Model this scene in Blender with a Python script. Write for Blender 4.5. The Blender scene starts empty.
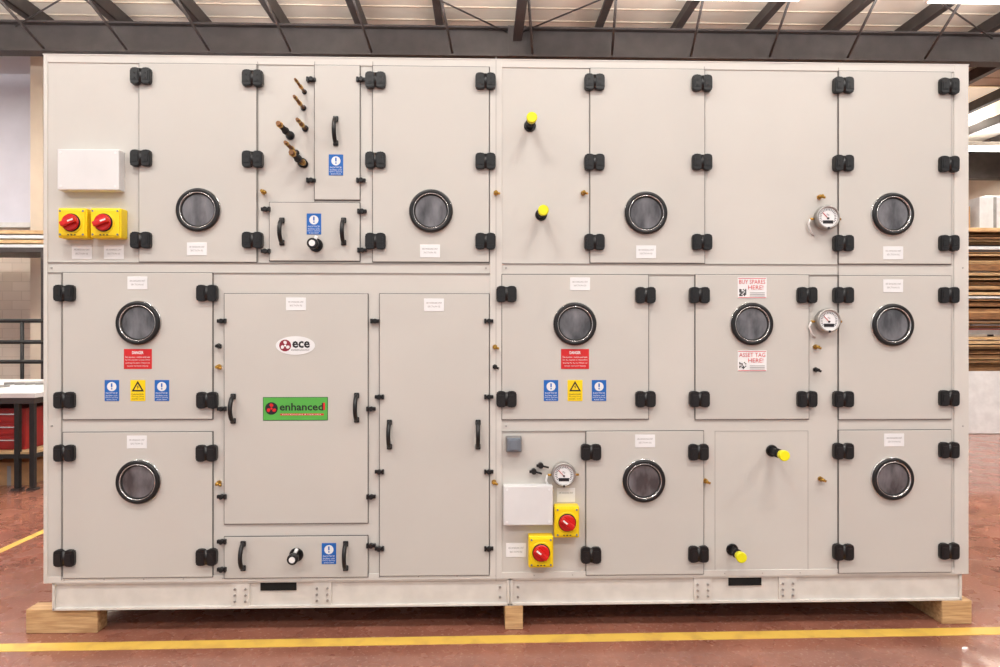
import bpy, bmesh, math, random
from mathutils import Vector, Matrix
random.seed(7)
A=math.radians(1.6); D=3.33; H=1.48; F=667.0
ca,sa=math.cos(A),math.sin(A)
def ray(px,py):
    u=(px-500)/F; v=(333.5-py)/F
    return Vector((ca*u+sa, -sa*u+ca, v))
def U(px,py,yp=0.0):
    d=ray(px,py); t=(yp+D)/d.y
    return t*d.x, H+t*d.z
def G(px,py,z=0.0):
    d=ray(px,py); t=(z-H)/d.z
    return t*d.x, -D+t*d.y
def R(x0,y0,x1,y1,yp=0.0):
    X0,Z0=U(x0,(y0+y1)/2,yp); X1,_=U(x1,(y0+y1)/2,yp)
    zt=(U(x0,y0,yp)[1]+U(x1,y0,yp)[1])/2; zb=(U(x0,y1,yp)[1]+U(x1,y1,yp)[1])/2
    return X0,X1,zb,zt
def lin(c):
    return tuple(((v/255)/12.92 if v/255<=0.04045 else ((v/255+0.055)/1.055)**2.4) for v in c)+(1,)
# ---------------------------------------------------------------- materials
def mat(name,c,rough=0.5,metal=0.0,noise=0.0,scale=8,bump=0.0,emit=None,es=1.0,c2=None,coat=0.0,detail=4,lo=0.35,hi=0.65,stretch=None):
    m=bpy.data.materials.new(name); m.use_nodes=True
    nt=m.node_tree; b=nt.nodes['Principled BSDF']
    b.inputs['Base Color'].default_value=lin(c); b.inputs['Roughness'].default_value=rough
    b.inputs['Metallic'].default_value=metal; b.inputs['Coat Weight'].default_value=coat
    if emit: 
        b.inputs['Emission Color'].default_value=lin(emit); b.inputs['Emission Strength'].default_value=es
    tc=nt.nodes.new('ShaderNodeTexCoord'); n=nt.nodes.new('ShaderNodeTexNoise')
    n.inputs['Scale'].default_value=scale; n.inputs['Detail'].default_value=detail
    if stretch:
        mp=nt.nodes.new('ShaderNodeMapping'); mp.inputs['Scale'].default_value=stretch
        nt.links.new(tc.outputs['Object'],mp.inputs[0]); nt.links.new(mp.outputs[0],n.inputs['Vector'])
    else: nt.links.new(tc.outputs['Object'],n.inputs['Vector'])
    if c2 is None and noise>0: c2=tuple(v*(1-noise) for v in c)
    if c2 is not None:
        r=nt.nodes.new('ShaderNodeValToRGB'); r.color_ramp.elements[0].position=lo; r.color_ramp.elements[1].position=hi
        r.color_ramp.elements[0].color=lin(c2); r.color_ramp.elements[1].color=lin(c)
        nt.links.new(n.outputs['Fac'],r.inputs[0]); nt.links.new(r.outputs[0],b.inputs['Base Color'])
    if bump>0:
        bp=nt.nodes.new('ShaderNodeBump'); bp.inputs['Strength'].default_value=bump; bp.inputs['Distance'].default_value=0.01
        nt.links.new(n.outputs['Fac'],bp.inputs['Height']); nt.links.new(bp.outputs[0],b.inputs['Normal'])
    return m
M={}
M['case']=mat('painted_steel',(202,198,191),0.42,noise=0.02,scale=2.0)
M['door']=mat('painted_steel_door',(198,194,187),0.36,noise=0.02,scale=1.5)
M['frame']=mat('frame_light',(209,205,198),0.4,noise=0.02,scale=3)
M['seam']=mat('seam_shadow_gap',(160,156,150),0.8,noise=0.1)
M['seaml']=mat('seam_fine',(176,172,166),0.8,noise=0.05)
M['gasket']=mat('rubber_gasket',(72,69,67),0.8,noise=0.1)
M['base']=mat('galvanised_base',(215,210,203),0.4,0.0,noise=0.05,scale=12)
M['black']=mat('black_plastic',(18,17,18),0.38,noise=0.1)
M['blackm']=mat('black_matt',(30,29,29),0.7,noise=0.1)
M['void']=mat('dark_opening',(8,7,7),0.9,noise=0.1)
M['glass']=mat('porthole_glass',(132,130,134),0.06,0.0,c2=(52,50,53),scale=7,coat=1.0,lo=0.36,hi=0.72,detail=6,stretch=(1.6,1,.7))  # light and dark mottling painted in for reflections and the interior behind
M['silver']=mat('silver_trim',(220,219,218),0.22,0.85,noise=0.1)
M['steel']=mat('zinc_steel',(175,171,166),0.35,0.6,noise=0.1)
M['brass']=mat('brass',(200,155,70),0.3,0.7,noise=0.15)
M['copper']=mat('copper',(140,98,66),0.4,0.5,noise=0.2)
M['white']=mat('white_plastic',(232,231,229),0.4,noise=0.02)
M['wbox']=mat('white_enclosure',(220,219,218),0.4,noise=0.02)
M['label']=mat('label_white',(232,232,232),0.5,noise=0.02)
M['grey']=mat('grey_plastic',(120,128,138),0.45,noise=0.1)
M['greyl']=mat('print_grey',(140,138,136),0.6,noise=0.1)
M['yellow']=mat('yellow_plastic',(246,212,8),0.4,noise=0.03)
M['ylime']=mat('yellow_cap',(238,232,20),0.4,noise=0.03)
M['red']=mat('red_plastic',(208,22,20),0.35,noise=0.05)
M['redsign']=mat('red_sign',(208,30,34),0.45,noise=0.04)
M['blue']=mat('blue_sign',(12,98,184),0.45,noise=0.04)
M['green']=mat('green_sign',(84,172,70),0.45,noise=0.04)
M['dgreen']=mat('dark_green',(34,96,44),0.45,noise=0.05)
M['maroon']=mat('maroon_print',(140,28,48),0.45,noise=0.05)
M['ink']=mat('ink_black',(25,22,28),0.5,noise=0.05)
M['wood']=mat('timber',(208,172,126),0.7,c2=(172,132,90),scale=6,bump=0.3,stretch=(1,8,12))
M['woode']=mat('timber_dark',(150,106,66),0.7,c2=(104,70,42),scale=6,bump=0.3,stretch=(1,8,12))
M['woodl']=mat('timber_pale',(214,182,138),0.7,c2=(186,150,106),scale=6,bump=0.2,stretch=(1,8,12))
M['dark']=mat('dark_steel',(70,63,62),0.5,0.1,noise=0.15,scale=5)
M['purlin']=mat('purlin_steel',(76,69,67),0.5,0.1,noise=0.15,scale=5)
M['ceil']=mat('roof_lining',(244,236,222),0.7,noise=0.04,scale=2)
M['ceilr']=mat('roof_rib',(218,206,188),0.7,noise=0.05,scale=2)
M['wall']=mat('painted_wall',(224,225,238),0.8,noise=0.05,scale=1.2,bump=0.1)
M['wallw']=mat('warm_wall',(220,205,186),0.8,noise=0.08,scale=1.2,bump=0.1)
M['yline']=mat('line_paint',(222,184,84),0.45,c2=(192,152,78),scale=9,bump=0.1,lo=0.25,hi=0.5)
M['lamp']=mat('lamp_diffuser',(255,250,240),0.5,emit=(255,250,243),es=6)
M['sky']=mat('skylight_sheet',(255,240,215),0.5,emit=(255,234,206),es=0.6)
M['cab']=mat('red_cabinet',(160,30,28),0.5,noise=0.1)
M['card']=mat('cardboard',(178,138,96),0.8,noise=0.15)
M['pale']=mat('pale_board',(222,222,222),0.6,noise=0.06)
# floor
m=mat('floor_paint',(154,100,82),0.26,c2=(130,80,65),scale=2.2,detail=10,bump=0.05,coat=0.4); M['floor']=m
nt=m.node_tree; b=nt.nodes['Principled BSDF']; 
n2=nt.nodes.new('ShaderNodeTexNoise'); n2.inputs['Scale'].default_value=60; n2.inputs['Detail'].default_value=8
r2=nt.nodes.new('ShaderNodeValToRGB'); r2.color_ramp.elements[0].position=0.58; r2.color_ramp.elements[1].position=0.82
mx=nt.nodes.new('ShaderNodeMix'); mx.data_type='RGBA'; mx.inputs['B'].default_value=lin((202,168,150))
tc=[n for n in nt.nodes if n.type=='TEX_COORD'][0]; nt.links.new(tc.outputs['Object'],n2.inputs['Vector'])
src=b.inputs['Base Color'].links[0].from_socket
nt.links.new(n2.outputs['Fac'],r2.inputs[0]); nt.links.new(r2.outputs[0],mx.inputs['Factor']); nt.links.new(src,mx.inputs['A']); nt.links.new(mx.outputs['Result'],b.inputs['Base Color'])
n3=nt.nodes.new('ShaderNodeTexNoise'); n3.inputs['Scale'].default_value=5; n3.inputs['Detail'].default_value=8
mr=nt.nodes.new('ShaderNodeMapRange'); mr.inputs['To Min'].default_value=.12; mr.inputs['To Max'].default_value=.42
nt.links.new(tc.outputs['Object'],n3.inputs['Vector']); nt.links.new(n3.outputs['Fac'],mr.inputs['Value']); nt.links.new(mr.outputs[0],b.inputs['Roughness'])
# block wall
m=bpy.data.materials.new('block_wall'); m.use_nodes=True; nt=m.node_tree; b=nt.nodes['Principled BSDF']; b.inputs['Roughness'].default_value=0.85
tc=nt.nodes.new('ShaderNodeTexCoord'); mp=nt.nodes.new('ShaderNodeMapping'); mp.inputs['Rotation'].default_value=(math.radians(90),0,0)
bk=nt.nodes.new('ShaderNodeTexBrick'); bk.inputs['Scale'].default_value=1.6; bk.inputs['Color1'].default_value=lin((214,203,190)); bk.inputs['Color2'].default_value=lin((206,194,180)); bk.inputs['Mortar'].default_value=lin((196,184,170)); bk.inputs['Mortar Size'].default_value=.010
nt.links.new(tc.outputs['Object'],mp.inputs[0]); nt.links.new(mp.outputs[0],bk.inputs['Vector']); nt.links.new(bk.outputs['Color'],b.inputs['Base Color']); M['brick']=m

# ---------------------------------------------------------------- mesh builder
class B:
    def __init__(s): s.bm=bmesh.new(); s.mats=[]
    def mi(s,k):
        if k not in s.mats: s.mats.append(k)
        return s.mats.index(k)
    def merge(s,t,k,smooth=False):
        i=s.mi(k); vm={}
        for v in t.verts: vm[v]=s.bm.verts.new(v.co)
        for f in t.faces:
            try: nf=s.bm.faces.new([vm[v] for v in f.verts]); nf.material_index=i; nf.smooth=smooth
            except ValueError: pass
        t.free()
    def box(s,x0,x1,y0,y1,z0,z1,k,bev=0,seg=2,rot=None):
        t=bmesh.new(); bmesh.ops.create_cube(t,size=1)
        for v in t.verts: v.co=Vector(((x1-x0)*v.co.x,(y1-y0)*v.co.y,(z1-z0)*v.co.z))
        if bev>0: bmesh.ops.bevel(t,geom=list(t.edges),offset=min(bev,abs(x1-x0)*.45,abs(y1-y0)*.45,abs(z1-z0)*.45),segments=seg,affect='EDGES',profile=0.6)
        mt=Matrix.Translation(((x0+x1)/2,(y0+y1)/2,(z0+z1)/2))
        if rot is not None: mt=mt@rot
        bmesh.ops.transform(t,matrix=mt,verts=t.verts); s.merge(t,k)
    def cyl(s,p0,p1,r,k,r2=None,n=24,bev=0,smooth=True):
        p0=Vector(p0);p1=Vector(p1); d=p1-p0
        t=bmesh.new(); bmesh.ops.create_cone(t,cap_ends=True,segments=n,radius1=r,radius2=r if r2 is None else r2,depth=d.length)
        if bev>0:
            es=[e for e in t.edges if abs(e.verts[0].co.z-e.verts[1].co.z)<1e-6]
            bmesh.ops.bevel(t,geom=es,offset=bev,segments=2,affect='EDGES')
        q=Vector((0,0,1)).rotation_difference(d.normalized()).to_matrix().to_4x4()
        bmesh.ops.transform(t,matrix=Matrix.Translation((p0+p1)/2)@q,verts=t.verts)
        i=s.mi(k); st=len(s.bm.faces)
        s.merge(t,k,False)
        s.bm.faces.ensure_lookup_table()
        if smooth:
            for f in s.bm.faces[st:]:
                if len(f.verts)==4: f.smooth=True
    def prism(s,pts,y0,y1,k,bev=0,org=(0,0)):
        t=bmesh.new(); vs=[t.verts.new((p[0]+org[0],y0,p[1]+org[1])) for p in pts]
        f=t.faces.new(vs); r=bmesh.ops.extrude_face_region(t,geom=[f])
        for v in [g for g in r['geom'] if isinstance(g,bmesh.types.BMVert)]: v.co.y=y1
        bmesh.ops.recalc_face_normals(t,faces=t.faces)
        if bev>0: bmesh.ops.bevel(t,geom=list(t.edges),offset=bev,segments=2,affect='EDGES')
        s.merge(t,k)
    def tube(s,pts,r,k,n=12):
        pts=[Vector(p) for p in pts]; t=bmesh.new(); rings=[]
        up=Vector((1,0,0)); 
        for i,p in enumerate(pts):
            d=(pts[min(i+1,len(pts)-1)]-pts[max(i-1,0)]).normalized()
            u=up if abs(d.dot(up))<0.9 else Vector((0,0,1))
            a=d.cross(u).normalized(); c=d.cross(a).normalized()
            rings.append([t.verts.new(p+a*r*math.cos(2*math.pi*j/n)+c*r*math.sin(2*math.pi*j/n)) for j in range(n)])
        for i in range(len(rings)-1):
            for j in range(n): t.faces.new([rings[i][j],rings[i][(j+1)%n],rings[i+1][(j+1)%n],rings[i+1][j]])
        t.faces.new(rings[0]); t.faces.new(rings[-1][::-1])
        bmesh.ops.recalc_face_normals(t,faces=t.faces); s.merge(t,k,True)
    def ring(s,cx,cz,prof,k,n=48):
        t=bmesh.new(); rs=[]
        for (r,y) in prof: rs.append([t.verts.new((cx+r*math.cos(2*math.pi*j/n),y,cz+r*math.sin(2*math.pi*j/n))) for j in range(n)])
        for i in range(len(rs)-1):
            for j in range(n): t.faces.new([rs[i][j],rs[i][(j+1)%n],rs[i+1][(j+1)%n],rs[i+1][j]])
        bmesh.ops.recalc_face_normals(t,faces=t.faces); s.merge(t,k,True)
    def text(s,txt,x,y,z,h,k,w=None,align='CENTER',bold=0.0):
        cu=bpy.data.curves.new('t','FONT'); cu.body=txt; cu.size=1; cu.align_x=align; cu.offset=bold; cu.resolution_u=2
        ob=bpy.data.objects.new('t',cu); bpy.context.scene.collection.objects.link(ob)
        bpy.context.view_layer.update()
        me=bpy.data.meshes.new_from_object(ob.evaluated_get(bpy.context.evaluated_depsgraph_get()))
        bpy.data.objects.remove(ob); bpy.data.curves.remove(cu)
        t=bmesh.new(); t.from_mesh(me); bpy.data.meshes.remove(me)
        if t.verts:
            x0=min(v.co.x for v in t.verts);x1=max(v.co.x for v in t.verts);y0=min(v.co.y for v in t.verts);y1=max(v.co.y for v in t.verts)
            sc=h/(y1-y0); sx=sc if w is None else w/(x1-x0)
            for v in t.verts:
                a=(v.co.x-(x0+x1)/2)*sx; c=(v.co.y-(y0+y1)/2)*sc; v.co=Vector((x+a,y,z+c))
        s.merge(t,k)
    def obj(s,name,parent=None):
        me=bpy.data.meshes.new(name); s.bm.to_mesh(me); s.bm.free()
        for k in s.mats: me.materials.append(M[k])
        o=bpy.data.objects.new(name,me); bpy.context.scene.collection.objects.link(o)
        if parent: o.parent=parent
        return o
def empty(name):
    o=bpy.data.objects.new(name,None); bpy.context.scene.collection.objects.link(o); return o

# ---------------------------------------------------------------- AHU
ahu=empty('air_handling_unit')
XL,XR=U(44,333)[0],U(968,333)[0]; ZB,ZT=0.256,2.844; DEP=1.9
DY=-0.010   # door front
c=B()
c.box(XL,XR,0,DEP,ZB,ZT,'case',0.006)
xm0,xm1=U(490,333)[0],U(502,333)[0]
for (a,b2,z0,z1) in [(XL,XR,ZT-0.036,ZT),(XL,XR,ZB,ZB+0.032)]: c.box(a,b2,-0.004,0.01,z0,z1,'frame',0.002)
for (a,b2) in [(XL,XL+0.02),(XR-0.075,XR),(xm0,xm1)]: c.box(a,b2,-0.005,0.01,ZB,ZT,'frame',0.002)
c.box(XL-0.004,XR+0.004,-0.006,DEP+0.004,ZT,ZT+0.006,'frame',0.002)
def vs(px,py0,py1,k='seam',d=.0055):
    x,z0=U(px,py0); _,z1=U(px,py1); c.box(x-0.0016,x+0.0016,-d,0.0,min(z0,z1),max(z0,z1),k)
def hs(px0,px1,py,k='seam',d=.0055):
    x0,z=U(px0,py); x1,_=U(px1,py); z=(z+U(px1,py)[1])/2; c.box(x0,x1,-d,0.0,z-0.0016,z+0.0016,k)
vs(496,57,581,'seaml')
for p in [(258,62,262),(315,62,202),(373,62,262),(704,67,262),(838,68,573),(586,431,575)]: vs(*p)
for p in [(808,431,573),(715,431,573)]: vs(*p,'seaml',.001)
for p in [(48,490,263),(502,838,264),(838,950,264),(502,586,431)]: hs(*p)
for p in [(715,808,573),(715,808,431)]: hs(*p,'seaml',.001)
hs(502,838,274.5); hs(48,490,273); vs(62,273,580)
for px in (52,486,506,962):
    for py in (268,426): 
        x,z=U(px,py); c.cyl((x,0,z),(x,-.007,z),.004,'steel',n=10)
for i in range(24):
    x=XL+.1+i*(XR-XL-.2)/23; c.cyl((x,0,ZB+.016),(x,-.006,ZB+.016),.003,'steel',n=8)
c.obj('casing',ahu)

doors=[(140,62,257,262),(373,62,489,262),(590,66,704,263),(838,68,950,264),
 (64,273,213,419),(502,275,648,419),(695,275,808,419),(838,276,950,419),
 (64,432,213,577),(586,431,703,574),(838,430,950,572),
 (315,62,360,200),(270,203,360,261),(225,294,368,523),(380,294,489,575),(225,536,368,577)]
for i,d in enumerate(doors):
    q=B(); x0,x1,z0,z1=R(*d); z1=min(z1,ZT-0.037)
    q.box(x0-0.0026,x1+0.0026,-0.0066,0,z0-0.0026,z1+0.0026,'gasket')
    q.box(x0,x1,DY,0,z0,z1,'door',0.0025)
    q.obj('access_door_%d'%(i+1),ahu)
def hinge(q,px,py):
    x,z=U(px,py,-0.02); y=-0.0
    w=0.050
    for s_ in (-1,1):
        pts=[(s_*0.002,0.034),(s_*0.020,0.041),(s_*0.044,0.038),(s_*w,0.028),(s_*w,-0.030),(s_*0.044,-0.040),(s_*0.020,-0.042),(s_*0.002,-0.036)]
        q.prism(pts,y,-0.032,'black',0.004,(x,z))
        q.prism([(s_*0.010,0.022),(s_*0.040,0.022),(s_*0.040,-0.022),(s_*0.010,-0.022)],-0.03,-0.035,'black',0.002,(x,z))
        for zz in (-0.012,0.012): q.cyl((x+s_*0.026,-0.034,z+zz),(x+s_*0.026,-0.037,z+zz),0.004,'blackm',n=10)
    q.cyl((x,-0.024,z-0.034),(x,-0.024,z+0.034),0.0105,'black',n=16,bev=0.002)
hp=[(141,[76,158,240]),(252.5,[78,159,240]),(375.5,[80,160,241]),(485.5,[81,161,241]),(594.5,[82,162,242]),(702,[83,162,242]),(843.5,[85,163,243]),(949,[86,164,243]),
 (64.5,[293,400]),(207,[293,400]),(506.5,[294,399]),(645.5,[295,399]),(699.5,[295,399]),(807,[295,399]),(843.5,[295,399]),(949,[295,398]),
 (64.5,[453,558]),(206.5,[453,557]),(591,[452,555]),(698.5,[452,554]),(843.5,[451,552]),(949,[450,551])]
q=B()
for px,ys in hp:
    for py in ys: hinge(q,px,py)
q.obj('compression_hinges',ahu)
q=B()
for (px,py) in [(198,210),(431,211),(646,213),(893,214),(138,323),(575,324),(752,324),(893,325),(138,482),(644,481),(893,479)]:
    x,z=U(px,py,-0.02)
    q.ring(x,z,[(0.110,DY),(0.110,DY-0.005),(0.107,DY-0.009),(0.104,DY-0.009)],'silver')
    q.ring(x,z,[(0.108,DY),(0.107,DY-0.014),(0.102,DY-0.020),(0.092,DY-0.020),(0.086,DY-0.016),(0.083,DY-0.004)],'black')
    q.ring(x,z,[(0.0880,DY-0.017),(0.0872,DY-0.0200),(0.0852,DY-0.0200),(0.084,DY-0.010)],'silver')
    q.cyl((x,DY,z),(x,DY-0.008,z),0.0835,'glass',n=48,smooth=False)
    q.ring(x,z,[(0.0835,DY-0.0082),(0.083,DY-0.0105),(0.078,DY-0.0105),(0.077,DY-0.0082)],'blackm')
    for j in range(16):
        a=2*math.pi*j/16; q.cyl((x+.0965*math.cos(a),DY-0.019,z+.0965*math.sin(a)),(x+.0965*math.cos(a),DY-0.0225,z+.0965*math.sin(a)),0.0026,'blackm',n=8)
q.obj('porthole_windows',ahu)
def pull(q,px,py,L=0.062):
    x,z=U(px,py,-0.03)
    pts=[(x,DY,z+L)]+[(x,DY-0.048*math.sin(math.pi*t)**0.45,z+L-2*L*t) for t in [0.02,0.06,0.12,0.2,0.35,0.5,0.65,0.8,0.88,0.94,0.98]]+[(x,DY,z-L)]
    q.tube(pts,0.0105,'black')
    for s_ in (1,-1): q.box(x-0.013,x+0.013,DY-0.010,DY,z+s_*L-0.014,z+s_*L+0.014,'black',0.005)
q=B()
for p in [(335,130,.06),(281,231,.055),(343,231,.055),(232,409,.06),(356,408,.06),(389,435,.06),(478,435,.06),(242,557,.06),(345,557,.06)]: pull(q,*p)
q.obj('pull_handles',ahu)
def latch(q,px,py,side=1):
    x,z=U(px,py,-0.02)
    q.box(x-0.022,x+0.006*1,-0.020,-0.004,z-0.009,z+0.009,'black',0.003) if side<0 else q.box(x-0.006,x+0.022,-0.020,-0.004,z-0.009,z+0.009,'black',0.003)
    q.cyl((x,-0.004,z),(x,-0.028,z),0.012,'black',n=16,bev=0.002)
    q.box(x-0.018*side-0.006,x-0.018*side+0.006,-0.024,0,z-0.012,z+0.012,'black',0.003)
q=B()
for p in [(221,321,-1),(221,409,-1),(221,497,-1),(375,321,1),(371,409,1),(379,397,-1),(379,472,-1),(371,497,1),(371,546,1),(379,549,-1),(489,321,1),(489,397,1),(489,472,1),(489,549,1),
  (311,79,1),(311,180,1),(361,79,1),(361,180,1),(265,209,-1),(362,211,1),(265,251,-1),(362,250,1),(221,542,-1),(221,570,-1)]: latch(q,*p)
q.obj('cam_latches',ahu)
q=B()
for (px,py,k) in [(262,191,'brass'),(496,192,'brass'),(584,192,'brass'),(217,367,'brass'),(217,346,'black'),(495,347,'brass'),(495,367,'black'),(494,483,'brass'),(217,484,'brass'),(707,482,'brass'),(823,480,'brass'),(818,347,'brass'),(818,370,'black'),(822,196,'brass')]:
    x,z=U(px,py,-0.03)
    q.cyl((x,0,z),(x,-0.012,z),0.013,k,n=6,smooth=False); q.cyl((x,-0.012,z),(x,-0.04,z),0.008,k,n=14,bev=.002); q.cyl((x,-0.018,z),(x+0.018,-0.030,z-0.008),0.006,k,n=10)
q.obj('test_ports',ahu)
q=B()
for (px,py,L,r,k) in [(295,79,.17,.006,'copper'),(294,96,.17,.007,'copper'),(297,119,.15,.008,'copper'),(278,123,.20,.011,'blackm'),(285,142,.19,.008,'copper'),(291,152,.20,.012,'blackm'),(300,160,.08,.010,'copper')]:
    x,z=U(px,py,-L)
    q.cyl((x,0,z),(x,-0.006,z),r*2.0,'black',n=20)
    q.cyl((x,-0.004,z),(x,-L+0.03,z),r*1.15,'blackm' if k!='copper' else 'copper',n=14)
    q.cyl((x,-L+0.035,z),(x,-L+0.018,z),r*1.4,'brass',n=6,smooth=False)
    q.cyl((x,-L+0.018,z),(x,-L,z),r*1.0,'copper',n=14,bev=.001)
    q.cyl((x,-L*0.35,z),(x,-L*0.35-0.02,z),r*1.6,'brass' if k=='copper' else 'blackm',n=8,smooth=False)
q.obj('refrigerant_pipe_stubs',ahu)
q=B()
for (px,py,L) in [(532,117,.14),(543.5,210,.13),(785,456,.15),(742,558,.13)]:
    x,z=U(px,py,-L)
    q.cyl((x,0,z),(x,-0.008,z),0.030,'black',n=24,bev=.002); q.cyl((x,-0.006,z),(x,-L+0.03,z),0.018,'black',n=20)
    q.cyl((x,-L*0.45,z),(x,-L*0.45-0.012,z),0.024,'blackm',n=8,smooth=False)
    q.cyl((x,-L+0.038,z),(x,-L+0.012,z),0.023,'ylime',n=24,bev=.002); q.cyl((x,-L+0.016,z),(x,-L,z),0.026,'ylime',n=24,bev=.003)
for (px,py,L) in [(312,243,.09),(292,560,.09)]:
    x,z=U(px,py,-L)
    q.cyl((x,DY,z),(x,DY-0.008,z),0.034,'black',n=24,bev=.002); q.cyl((x,DY-.006,z),(x,-L+.02,z),0.020,'black',n=20)
    q.cyl((x,-L+0.03,z),(x,-L,z),0.026,'black',n=24,bev=.003); q.cyl((x,-L,z),(x,-L-.003,z),0.015,'white',n=20)
    q.cyl((x+.0,-.05,z+.01),(x+.012,-.05,z+.040),0.008,'white',n=10)
q.obj('drain_stubs',ahu)
q=B(); bx0,bx1=U(52,595)[0],U(962,590)[0]; xm=U(510,595)[0]; zb=0.12
for (a,b2) in [(bx0,xm-0.0015),(xm+0.0015,bx1)]:
    for (ya,yb) in [(0.0,0.06),(DEP-0.06,DEP)]:
        q.box(a,b2,ya+0.012,yb-.012,zb,ZB,'base')
        q.box(a,b2,ya,yb,ZB-0.008,ZB,'base',0.001); q.box(a,b2,ya,yb,zb,zb+0.012,'base',0.002)
    for xx in (a,b2-.012): q.box(xx,xx+.012,0.0,DEP,zb,ZB,'base',0.001)
for px in (240,322,703,788):
    x,z=U(px,595); q.box(x-.045,x+.045,0.004,.014,zb+.012,ZB-.008,'base',.001)
    for dx in (-.026,.026):
        for dz in (-.03,.0,.03): q.cyl((x+dx,.005,.185+dz),(x+dx,-.003,.185+dz),.006,'steel',n=6,smooth=False)
for px in (500,518):
    x,_=U(px,595)
    for dz in (-.025,.025): q.cyl((x,.014,.185+dz),(x,.004,.185+dz),.0065,'steel',n=6,smooth=False)
for (a,b_) in [(260,296),(729,762)]:
    x0,x1,z0,z1=R(a,583,b_,592); z1=ZB-.008; z0=z1-.042; q.box(x0,x1,.006,.016,z0,z1,'void'); q.box(x0-.004,x1+.004,.010,.0135,z0-.004,z1,'frame')
q.obj('base_frame',ahu)

# ---------------------------------------------------------------- attached fittings
def isolator(px,py,w,h,ang=0.6,wide=False):
    q=B(); x,z=U(px,py,-0.06); w2,h2=w/2,h/2
    q.box(x-w2,x+w2,-0.062,-0.0,z-h2,z+h2,'yellow',.008,3)
    q.box(x-w2+.006,x+w2-.006,-0.068,-.060,z-h2+.010,z+h2-.010,'yellow',.006,2)
    kx=x-(0.006 if wide else 0)
    q.cyl((kx,-.066,z),(kx,-.071,z),.052,'yellow',n=32,bev=.002)
    q.cyl((kx,-.070,z),(kx,-.074,z),.044,'ink',n=32,bev=.001)
    q.cyl((kx,-.073,z),(kx,-.086,z),.040,'red',n=32,bev=.004)
    rt=Matrix.Rotation(ang,4,'Y'); q.box(kx-.013,kx+.013,-.108,-.084,z-.036,z+.036,'red',.006,2,rot=rt)
    dx=.018*math.sin(ang); dz=.018*math.cos(ang)
    q.box(kx-.004+dx,kx+.004+dx,-.1095,-.107,z-.014+dz,z+.014+dz,'white',.001,1,rot=rt)
    for sx in (-1,1):
        for sz in (-1,1): q.cyl((x+sx*(w2-.014),-.066,z+sz*(h2-.016)),(x+sx*(w2-.014),-.070,z+sz*(h2-.016)),.005,'grey',n=10)
    for i in range(3): q.box(kx-.02+.016*i,kx-.012+.016*i,-.0690,-.066,z-h2+.012,z-h2+.017,'ink')
    q.obj('isolator_switch')
isolator(72.5,223,.136,.145,1.2); isolator(106,223,.146,.145,1.2,True); isolator(567,522,.122,.155,-0.9); isolator(541,552,.122,.155,-0.9)
def jbox(x0,y0,x1,y1,name='junction_box',k='wbox',d=.055):
    q=B(); a,b2,z0,z1=R(x0,y0,x1,y1,-d)
    q.box(a,b2,-d+.018,0,z0,z1,k,.005); q.box(a,b2,-d,-d+.020,z0,z1,k,.006,3)
    for xx in (a+.018,b2-.018):
        for zz in (z0+.018,z1-.018): q.cyl((xx,-d+.002,zz),(xx,-d-.002,zz),.006,'label',n=14)
    q.obj(name)
jbox(57,149,119,190); jbox(503.5,486,553,525.5)
q=B(); a,b2,z0,z1=R(506,437,522,453,-.05); q.box(a,b2,-.035,0,z0,z1,'greyl',.006); q.box(a+.006,b2-.006,-.05,-.033,z0+.006,z1-.006,'grey',.005); q.box(a+.018,b2-.018,-.055,-.048,z0+.014,z1-.014,'grey',.003); q.obj('light_switch')
def gauge(px,py):
    q=B(); x,z=U(px,py,-.05); r=.060
    q.cyl((x,0,z),(x,-.03,z),.050,'blackm',n=32)
    q.ring(x,z,[(.052,-.012),(r,-.018),(r,-.046),(r-.004,-.052),(r-.010,-.052),(r-.012,-.044)],'steel')
    q.cyl((x,-.02,z),(x,-.045,z),r-.011,'label',n=40,smooth=False)
    for j in range(21):
        a=math.radians(215-j*12.5); c_,s_=math.cos(a),math.sin(a)
        q.box(x+.038*c_-.0012,x+.038*c_+.0012,-.0462,-.045,z+.038*s_-.005,z+.038*s_+.005,'ink',rot=Matrix.Rotation(math.pi/2-a,4,'Y'))
    q.text('Pa',x,-.0460,z+.012,.010,'ink'); q.box(x-.026,x+.026,-.0462,-.045,z-.032,z-.016,'ink')
    q.tube([(x+.0,-.047,z-.006),(x-.026,-.047,z+.022)],.0016,'red',6); q.cyl((x,-.045,z-.006),(x,-.050,z-.006),.005,'ink',n=12)
    q.cyl((x,-.045,z-r+.005),(x,-.054,z-r+.005),.006,'ink',n=12)
    for s_ in (-1,1): q.cyl((x+s_*.055,-.02,z-.005),(x+s_*.078,-.02,z-.005),.006,'brass',n=10)
    q.tube([(x-.078,-.02,z-.005),(x-.086,-.018,z-.03),(x-.070,-.014,z-.07),(x-.05,-.0,z-.085)],.005,'white',8)
    q.obj('pressure_gauge')
gauge(828.5,217); gauge(829.5,320.5); gauge(564,475)
q=B()
for (px,py) in [(534,472),(541,466)]:
    x,z=U(px,py,-.03); q.cyl((x,0,z),(x,-.03,z),.014,'black',n=16,bev=.002); q.cyl((x,-.02,z),(x+.04,-.022,z-.01),.005,'black',n=10); q.cyl((x-.022,-.022,z),(x,-.022,z),.007,'black',n=10)
q.obj('gauge_tapping')
def label(px,py,w=20,h=13,on=DY,lines=2):
    q=B(); a,b2,z0,z1=R(px-w/2,py-h/2,px+w/2,py+h/2,on)
    q.box(a,b2,on-.002,on,z0,z1,'label',.0008,1); ww=b2-a
    for i,zz in enumerate([.66,.38][:lines]): q.text('SECTION 0%d'%(i+1) if i else 'AIR HANDLING UNIT',(a+b2)/2,on-.0024,z0+(z1-z0)*zz,.008,'greyl',w=ww*(.78-.15*i))
    q.obj('name_label')
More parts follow.
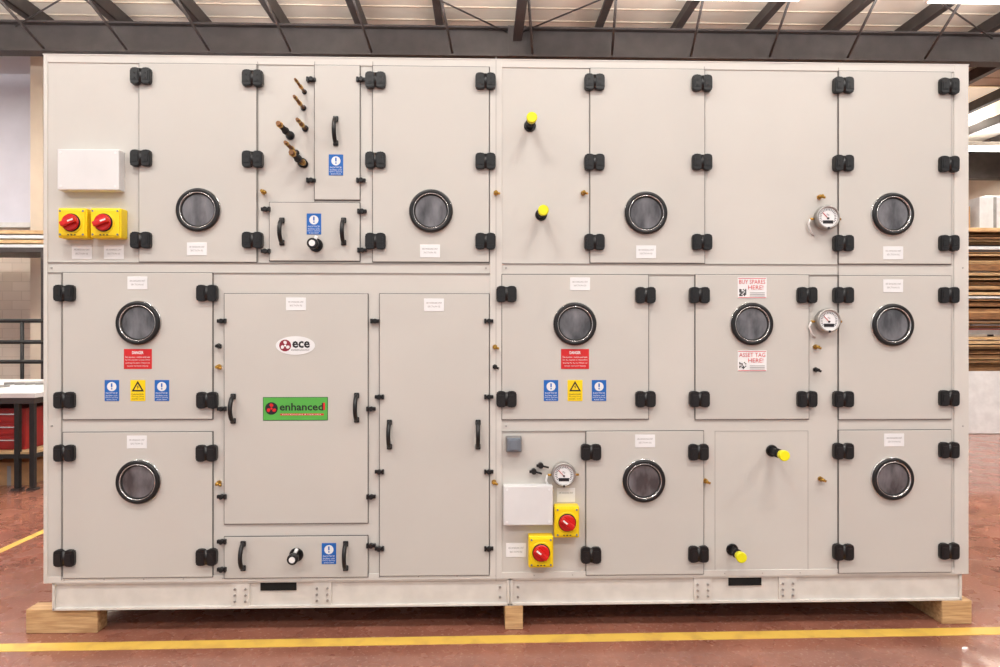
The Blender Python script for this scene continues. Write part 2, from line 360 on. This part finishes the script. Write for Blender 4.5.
for p in [(197,249),(430,251),(646,252),(893,253),(137.5,283),(296,304),(434,305),(580,284),(893,286),(137,442),(645,441),(894,440)]: label(*p)
label(82,252,20,14,0); label(114,252,20,14,0); label(516,550,20,14,0,2); label(566,495,18,14,0,1)
def bsign(px,py,w=14.5,h=21,on=DY):
    q=B(); a,b2,z0,z1=R(px-w/2,py-h/2,px+w/2,py+h/2,on); cx=(a+b2)/2; hh=z1-z0
    q.box(a,b2,on-.002,on,z0,z1,'blue',.0008,1)
    cz=z1-hh*.31; q.cyl((cx,on-.0015,cz),(cx,on-.0026,cz),.0225,'label',n=28,smooth=False)
    q.box(cx-.0035,cx+.0035,on-.0034,on-.002,cz-.003,cz+.016,'blue'); q.box(cx-.0035,cx+.0035,on-.0034,on-.002,cz-.014,cz-.008,'blue')
    for i,zz in enumerate((.38,.27,.17,.08)): q.text(['NOTICE','Isolate unit','before opening','access doors'][i],cx,on-.0026,z0+hh*zz,.0075,'label',w=(b2-a)*(.8,.8,.86,.7)[i])
    q.obj('mandatory_notice_sign')
for p in [(336,165),(314,224),(112,390.5),(162,390.5),(551,390.5),(599,390.5),(329,553.5)]: bsign(*p)
def ysign(px,py,w=15,h=21,on=DY):
    q=B(); a,b2,z0,z1=R(px-w/2,py-h/2,px+w/2,py+h/2,on); cx=(a+b2)/2; hh=z1-z0
    q.box(a,b2,on-.002,on,z0,z1,'yellow',.0008,1); cz=z1-hh*.33
    q.prism([(-.030,-.022),(0,.030),(.030,-.022)],on-.0015,on-.0026,'ink',0,(cx,cz)); q.prism([(-.018,-.0145),(0,.016),(.018,-.0145)],on-.002,on-.0030,'yellow',0,(cx,cz))
    q.prism([(0.004,.011),(-.006,-.001),(0.0,-.001),(-.002,-.012),(.006,.002),(.001,.002)],on-.0025,on-.0034,'ink',0,(cx,cz))
    for i,zz in enumerate((.32,.21,.11)): q.text(['DANGER','Moving parts','inside unit'][i],cx,on-.0026,z0+hh*zz,.008,'ink',w=(b2-a)*.8)
    q.obj('electrical_warning_sign')
ysign(138,390.5); ysign(575,390.5)
def rsign(px,py,w=28,h=20,on=DY):
    q=B(); a,b2,z0,z1=R(px-w/2,py-h/2,px+w/2,py+h/2,on); cx=(a+b2)/2; hh=z1-z0
    q.box(a,b2,on-.002,on,z0,z1,'redsign',.0008,1)
    q.text('DANGER',cx,on-.0026,z0+hh*.82,.015,'label',w=.055,bold=.03)
    for i,zz in enumerate((.60,.45,.30,.15)): q.text(['Fan section - isolate and wait','for the impeller to stop before','opening the doors. Failure can','cause serious injury'][i],cx,on-.0026,z0+hh*zz,.0085,'label',w=(b2-a)*(.88-.12*(i==3)))
    q.obj('danger_sign')
rsign(138,359); rsign(575,359)
def tsign(px,py,l1,l2,on=DY,w=29,h=21):
    q=B(); a,b2,z0,z1=R(px-w/2,py-h/2,px+w/2,py+h/2,on); cx=(a+b2)/2; hh=z1-z0; W=b2-a
    q.box(a,b2,on-.002,on,z0,z1,'label',.0008,1)
    q.box(a+.003,b2-.003,on-.0024,on-.001,z1-.006,z1-.003,'redsign'); q.box(a+.003,b2-.003,on-.0024,on-.001,z0+.003,z0+.006,'redsign')
    q.text(l1,cx,on-.0028,z1-.022,.021,'redsign',w=W*.90)
    q.text(l2,cx+.018,on-.0028,z1-.050,.021,'redsign',w=W*.52)
    for i in range(6):
        for j in range(6):
            if random.random()<.55: q.box(a+.008+i*.006,a+.0135+i*.006,on-.0026,on-.001,z0+.012+j*.006,z0+.0175+j*.006,'ink')
    for i in range(3): q.box(cx-.012,b2-.010,on-.0026,on-.001,z0+.011+i*.008,z0+.014+i*.008,'greyl')
    q.obj('qr_code_sign')
tsign(752,288,'BUY SPARES','HERE!'); tsign(752,361,'ASSET TAG','HERE!')
def swirl(q,x,z,r,y,k,kb):
    q.cyl((x,y,z),(x,y-.0006,z),r,k,n=32,smooth=False)
    for i in range(3):
        a=math.radians(90+120*i); t=[(r*.50*math.cos(j*math.pi/8)*.62,r*.26*math.sin(j*math.pi/8)) for j in range(16)]
        pts=[(math.cos(a+.9)*u-math.sin(a+.9)*v+r*.52*math.cos(a),math.sin(a+.9)*u+math.cos(a+.9)*v+r*.52*math.sin(a)) for u,v in t]
        q.prism(pts,y-.0004,y-.0012,kb,0,(x,z))
    q.cyl((x,y,z),(x,y-.0014,z),r*.18,kb,n=16,smooth=False)
q=B(); x,z=U(295.5,345.5,DY)
q.prism([(.096*math.cos(2*math.pi*i/48),.046*math.sin(2*math.pi*i/48)) for i in range(48)],DY,DY-.002,'label',0,(x,z))
swirl(q,x-.050,z,.029,DY-.002,'maroon','label'); q.text('ece',x+.028,DY-.0026,z+.005,.034,'ink',w=.086,bold=.03); q.text('ENGINEERING SOLUTIONS',x+.024,DY-.0026,z-.022,.007,'ink',w=.088)
q.obj('oval_logo_sign')
q=B(); a,b2,z0,z1=R(263,397,328,420.5,DY); x=(a+b2)/2; z=(z0+z1)/2
q.box(a,b2,DY-.002,DY,z0,z1,'dgreen',.0008,1); q.box(a+.003,b2-.003,DY-.0024,DY,z0+.003,z1-.003,'green')
swirl(q,a+.042,z+.002,.031,DY-.0024,'ink','redsign'); q.text('enhanced',a+.189,DY-.003,z+.010,.038,'ink',w=.214,bold=.02)
q.box(a+.085,b2-.02,DY-.0026,DY-.001,z-.0325,z-.0235,'redsign'); q.text('Refurbishment & Upgrades',x+.03,DY-.003,z-.028,.006,'label',w=.19)
q.box(b2-.0235,b2-.014,DY-.0032,DY-.001,z-.006,z+.030,'redsign'); q.obj('company_name_plate')

for (p0,p1,dp,k) in [(23,95,.11,'wood'),(505,523,.5,'wood'),(942,972,.4,'wood')]:
    q=B(); x0=U(p0,620)[0]; x1=U(p1,620)[0]; q.box(x0,x1,.0+.02*(p0<30),dp,0,.12,k,.003,1); q.obj('timber_block')
q=B(); q.box(U(60,620)[0],U(120,620)[0],1.3,1.45,0,.12,'wood',.003,1); q.obj('timber_block')
q=B(); q.box(U(900,620)[0],U(940,620)[0],1.3,1.75,0,.12,'wood',.003,1); q.obj('timber_block')

# ---------------------------------------------------------------- hall
q=B(); q.box(-14,14,-9,24,-.1,0,'floor'); q.obj('floor')
def strip(name,p,q_,w):
    p=Vector((p[0],p[1],0)); r=Vector((q_[0],q_[1],0)); d=(r-p).normalized(); n=Vector((-d.y,d.x,0))*w/2
    b=B(); t=bmesh.new(); vs_=[t.verts.new(v) for v in (p-n,r-n,r+n,p+n)]; 
    f=t.faces.new(vs_); e=bmesh.ops.extrude_face_region(t,geom=[f]); 
    for v in [g for g in e['geom'] if isinstance(g,bmesh.types.BMVert)]: v.co.z=.002
    bmesh.ops.recalc_face_normals(t,faces=t.faces); b.merge(t,'yline'); b.obj(name)
g0=G(0,648); g1=G(1000,631); dv=Vector(g1)-Vector(g0)
strip('floor_marking_line',Vector(g0)-dv*.8,Vector(g1)+dv*.8,.080)
g2=G(0,552); strip('floor_marking_line',(g2[0],-1.5),(g2[0]-.05,9.5),.06)
CZ=6.45
q=B(); q.box(-14,14,-9,24,CZ,CZ+.1,'ceil')
y=-2
while y<14: q.box(-14,14,y,y+.03,CZ-.012,CZ,'ceilr'); y+=.42
q.obj('ceiling')
q=B(); q.box(-14,-2.5,8.0,8.2,3.3,CZ,'wall'); q.box(-14,-2.5,8.0,8.2,0,3.3,'brick'); q.box(-14,-2.5,7.94,8.0,3.24,3.32,'pale'); q.obj('wall_back')
q=B(); q.box(-2.5,-2.3,8,24,0,CZ,'wallw'); q.obj('wall_inner')
q=B(); q.box(-14.2,-14,-9,8.2,0,CZ,'wall'); q.obj('wall_left')
q=B(); q.box(14,14.2,-9,24,0,CZ,'wallw'); q.obj('wall_right')
q=B(); q.box(-2.5,14,24,24.2,0,CZ,'wallw'); q.obj('wall_far')
q=B()
zt,zb_=6.20,5.74; YB=7.0
q.box(-14,14,YB,YB+.02,zb_,zt,'dark'); q.box(-14,14,YB-.10,YB+.12,zt-.03,zt,'dark'); q.box(-14,14,YB-.10,YB+.12,zb_,zb_+.03,'dark')
for k in range(-12,12):
    X=0.62+k*1.23
    if abs(X)>13.8: continue
    q.box(X-.025,X+.025,-9,14,zt,CZ-.02,'purlin'); q.box(X-.09,X+.025,-9,14,zt,zt+.02,'purlin')
    q.tube([(X+.17,YB-.05,zb_+.02),(X+.03,YB-1.1,zt+.02)],.020,'purlin',8)
q.obj('roof_steelwork')
q=B(); X=.55
q.box(X-.012,X+.012,-6,YB-.1,zt-.22,zt,'dark'); q.box(X-.07,X+.07,-6,YB-.1,zt-.24,zt-.22,'dark'); q.box(X-.14,X+.14,YB-.12,YB-.10,zb_,zt,'dark'); q.obj('roof_rafter')
q=B()
for (a,b2) in [((-2.6,4.2,6.22),(.4,6.9,6.1)),((.6,6.9,6.1),(3.6,4.2,6.22)),((3.9,4.2,6.22),(8,6.9,6.1)),((-3,4.2,6.22),(-7,6.9,6.1))]: q.tube([a,b2],.012,'dark',8)
q.obj('roof_cross_bracing')
q=B(); q.box(-14,14,14,14.25,5.6,CZ,'purlin'); q.obj('roof_beam')
q=B(); q.box(8.5,14,9.8,11.6,CZ-.03,CZ-.021,'sky'); q.obj('window_1')
def lamp(X,Y,pw,Z=5.75,lx=1.5,ly=.5,up=.35):
    q=B(); q.box(X-lx/2,X+lx/2,Y-ly/2,Y+ly/2,Z,Z+.09,'white',.01); q.box(X-lx/2+.03,X+lx/2-.03,Y-ly/2+.03,Y+ly/2-.03,Z-.012,Z+.002,'lamp')
    for s_ in (-1,1): q.cyl((X+s_*lx*.4,Y,Z+.09),(X+s_*lx*.4,Y,CZ),.008,'steel',n=8)
    o=q.obj('hall_or_fill_fixture')
    for (dz,rx_,e) in ((-.03,0,pw),(.13,math.pi,pw*up)):  # downward lamp, plus an upward fill light added to brighten the ceiling
        l=bpy.data.lights.new('hall_or_fill_light','AREA'); l.shape='RECTANGLE'; l.size=lx; l.size_y=ly; l.energy=e; l.color=(1.0,.985,.965)
        lo=bpy.data.objects.new('hall_or_fill_light',l); bpy.context.scene.collection.objects.link(lo); lo.location=(X,Y,Z+dz); lo.rotation_euler=(rx_,0,0); lo.parent=o
for X in (-5,-1.6,1.8,5.2):
    lamp(X,-2.6,94,up=.5); lamp(X,-6.2,92,up=.5)
for X in (-9,-6,-3,0,3,6,9): lamp(X,4.2,80,up=3.4,Z=5.4)  # fixture row added as fill, mainly to throw light up onto the ceiling
lamp(11.9,12.1,200,Z=5.85); lamp(10.5,16.5,180,Z=5.6); lamp(7,18,180)

# ---------------------------------------------------------------- left background
bt=.92; bx=G(33,490)[0]; by=G(33,490)[1]
q=B()
q.box(bx-3.0,bx+.05,by-.05,by+1.9,bt-.045,bt,'pale',.004); q.box(bx-3.0,bx+.03,by-.03,by+1.88,bt-.10,bt-.045,'dark')
for xx in (bx,bx-.14,bx-1.5,bx-2.9):
    for yy in (by,by+1.8): q.box(xx-.022,xx+.022,yy-.022,yy+.022,.02,bt-.09,'blackm',.003); q.box(xx-.04,xx+.04,yy-.04,yy+.04,0,.02,'dark')
q.box(bx-2.9,bx,by-.015,by+.015,.30,.34,'blackm'); q.box(bx-.015,bx+.015,by,by+1.8,.30,.34,'blackm')
q.box(bx-2.9,bx,by,by+1.8,.34,.36,'woodl'); q.obj('workbench')
q=B()
x0,y0=bx-1.15,by+.12
q.box(x0,x0+1.0,y0,y0+.6,.361,.76,'cab',.01)
for i in range(3): q.box(x0+.03,x0+.97,y0-.012,y0,.385+i*.125,.49+i*.125,'cab',.006); q.box(x0+.35,x0+.95,y0-.03,y0-.01,.45+i*.125,.462+i*.125,'silver')
q.obj('tool_cabinet')
for (dx,dy,w,h,k) in [(-.55,.2,.38,.22,'card'),(-1.15,.3,.4,.18,'pale')]:
    q=B(); q.box(bx+dx,bx+dx+w,by+dy,by+dy+.4,0,h,k,.004); q.box(bx+dx+w*.45,bx+dx+w*.55,by+dy-.002,by+dy,0,h,'greyl'); q.box(bx+dx-.004,bx+dx+w+.004,by+dy-.004,by+dy+.404,h-.03,h+.004,k,.002); q.obj('storage_box')
q=B()
for i in range(9):
    a=bx-.9+.11*i; q.tube([(a,by+.9,bt+.02),(a+.5,by+1.3,bt+.03)],.014,'steel',8)
q.box(bx-1.4,bx-.7,by+.1,by+.7,bt,bt+.02,'steel'); q.obj('metal_offcuts')
q=B(); ry=6.3
for z in (1.66,1.36,1.08): q.tube([(-9,ry,z),(-5.0,ry,z)],.028,'blackm')
for i in range(9): q.tube([(-9+i*.5,ry,0),(-9+i*.5,ry,1.66)],.024,'blackm')
q.obj('guard_rail')
q=B(); q.box(-7.25,-7.05,7.6,7.9,0,CZ-.02,'wallw',.005); q.box(-7.32,-6.98,7.55,7.9,0,.03,'dark'); q.obj('steel_column')
q=B()
for i in range(4): q.box(-9+.1*i,-6.4,6.75,7.35,2.75+.07*i,2.80+.07*i,'woodl' if i%2 else 'pale')
q.box(-9,-6.3,6.7,7.45,2.68,2.75,'dark')
for xx in (-8.9,-6.5): q.box(xx,xx+.06,6.7,6.76,0,2.68,'dark'); q.box(xx,xx+.06,7.39,7.45,0,2.68,'dark')
q.obj('storage_rack')
# ---------------------------------------------------------------- right background
RY=7.0; rx=6.95
q=B()
for xx in (rx+.0,rx+3.0,rx+6.0):
    for yy in (RY-.2,RY+1.1): q.box(xx-.05,xx+.05,yy-.05,yy+.05,0,3.3,'dark',.004)
for z in (.95,1.80,2.55):
    for yy in (RY-.2,RY+1.1): q.box(rx-.05,rx+6.0,yy-.03,yy+.03,z-.10,z,'woode')
q.obj('pallet_rack')
q=B()
for (za,zb2) in [(.95,1.66),(1.80,2.42),(2.55,3.1)]:
    z=za
    while z<zb2:
        t=random.choice([.022,.03,.045]); o=random.uniform(-.12,.15)
        q.box(rx+.06+random.uniform(0,.1),rx+5.8,RY-.10+o*.8,RY+1.0,z,z+t,random.choice(['wood','woodl','woode','woode','wood','pale'])); z+=t+random.choice([.0,.02,.035])
q.obj('timber_board_stack')
for (dx,z,w,h,k) in [(.25,3.16,.6,.35,'card'),(1.0,3.16,.5,.5,'pale'),(1.7,3.16,.8,.3,'card')]:
    q=B(); q.box(rx+dx,rx+dx+w,RY+.1,RY+.7,z,z+h,k,.005); q.box(rx+dx+w*.45,rx+dx+w*.55,RY+.096,RY+.1,z,z+h,'greyl'); q.obj('cardboard_box')
q=B()
for xx in (9.6,11.6,13.5):
    for yy in (13.0,14.0): q.box(xx-.05,xx+.05,yy-.05,yy+.05,0,4.6,'dark')
for z in (1.6,2.9,4.1):
    for yy in (12.98,14.0): q.box(9.55,13.55,yy-.03,yy+.03,z-.12,z,'cab')
    x=9.75
    while x<13.2: 
        w=random.uniform(.3,.7); h=random.uniform(.3,.9); q.box(x,x+w,13.05,13.9,z,z+h,random.choice(['card','pale','woodl','greyl']),.01); x+=w+.08
q.obj('storage_rack')
q=B(); q.box(rx-.15,rx+3,RY-.65,RY-.59,0,.92,'pale',.004,rot=Matrix.Rotation(math.radians(-8),4,'X')); q.box(rx-.15,rx+3,RY-.70,RY-.62,0.0,.03,'greyl'); q.obj('insulation_panel')

w=bpy.data.worlds.new('world'); bpy.context.scene.world=w; w.use_nodes=True
w.node_tree.nodes['Background'].inputs[0].default_value=(.98,.98,1.0,1); w.node_tree.nodes['Background'].inputs[1].default_value=0.74
cam=bpy.data.cameras.new('camera'); cam.sensor_width=36; cam.lens=F*36/1000
co=bpy.data.objects.new('camera',cam); bpy.context.scene.collection.objects.link(co)
co.location=(0,-D,H); co.rotation_euler=(math.radians(90),0,-A); bpy.context.scene.camera=co
bpy.context.scene.view_settings.view_transform='Standard'
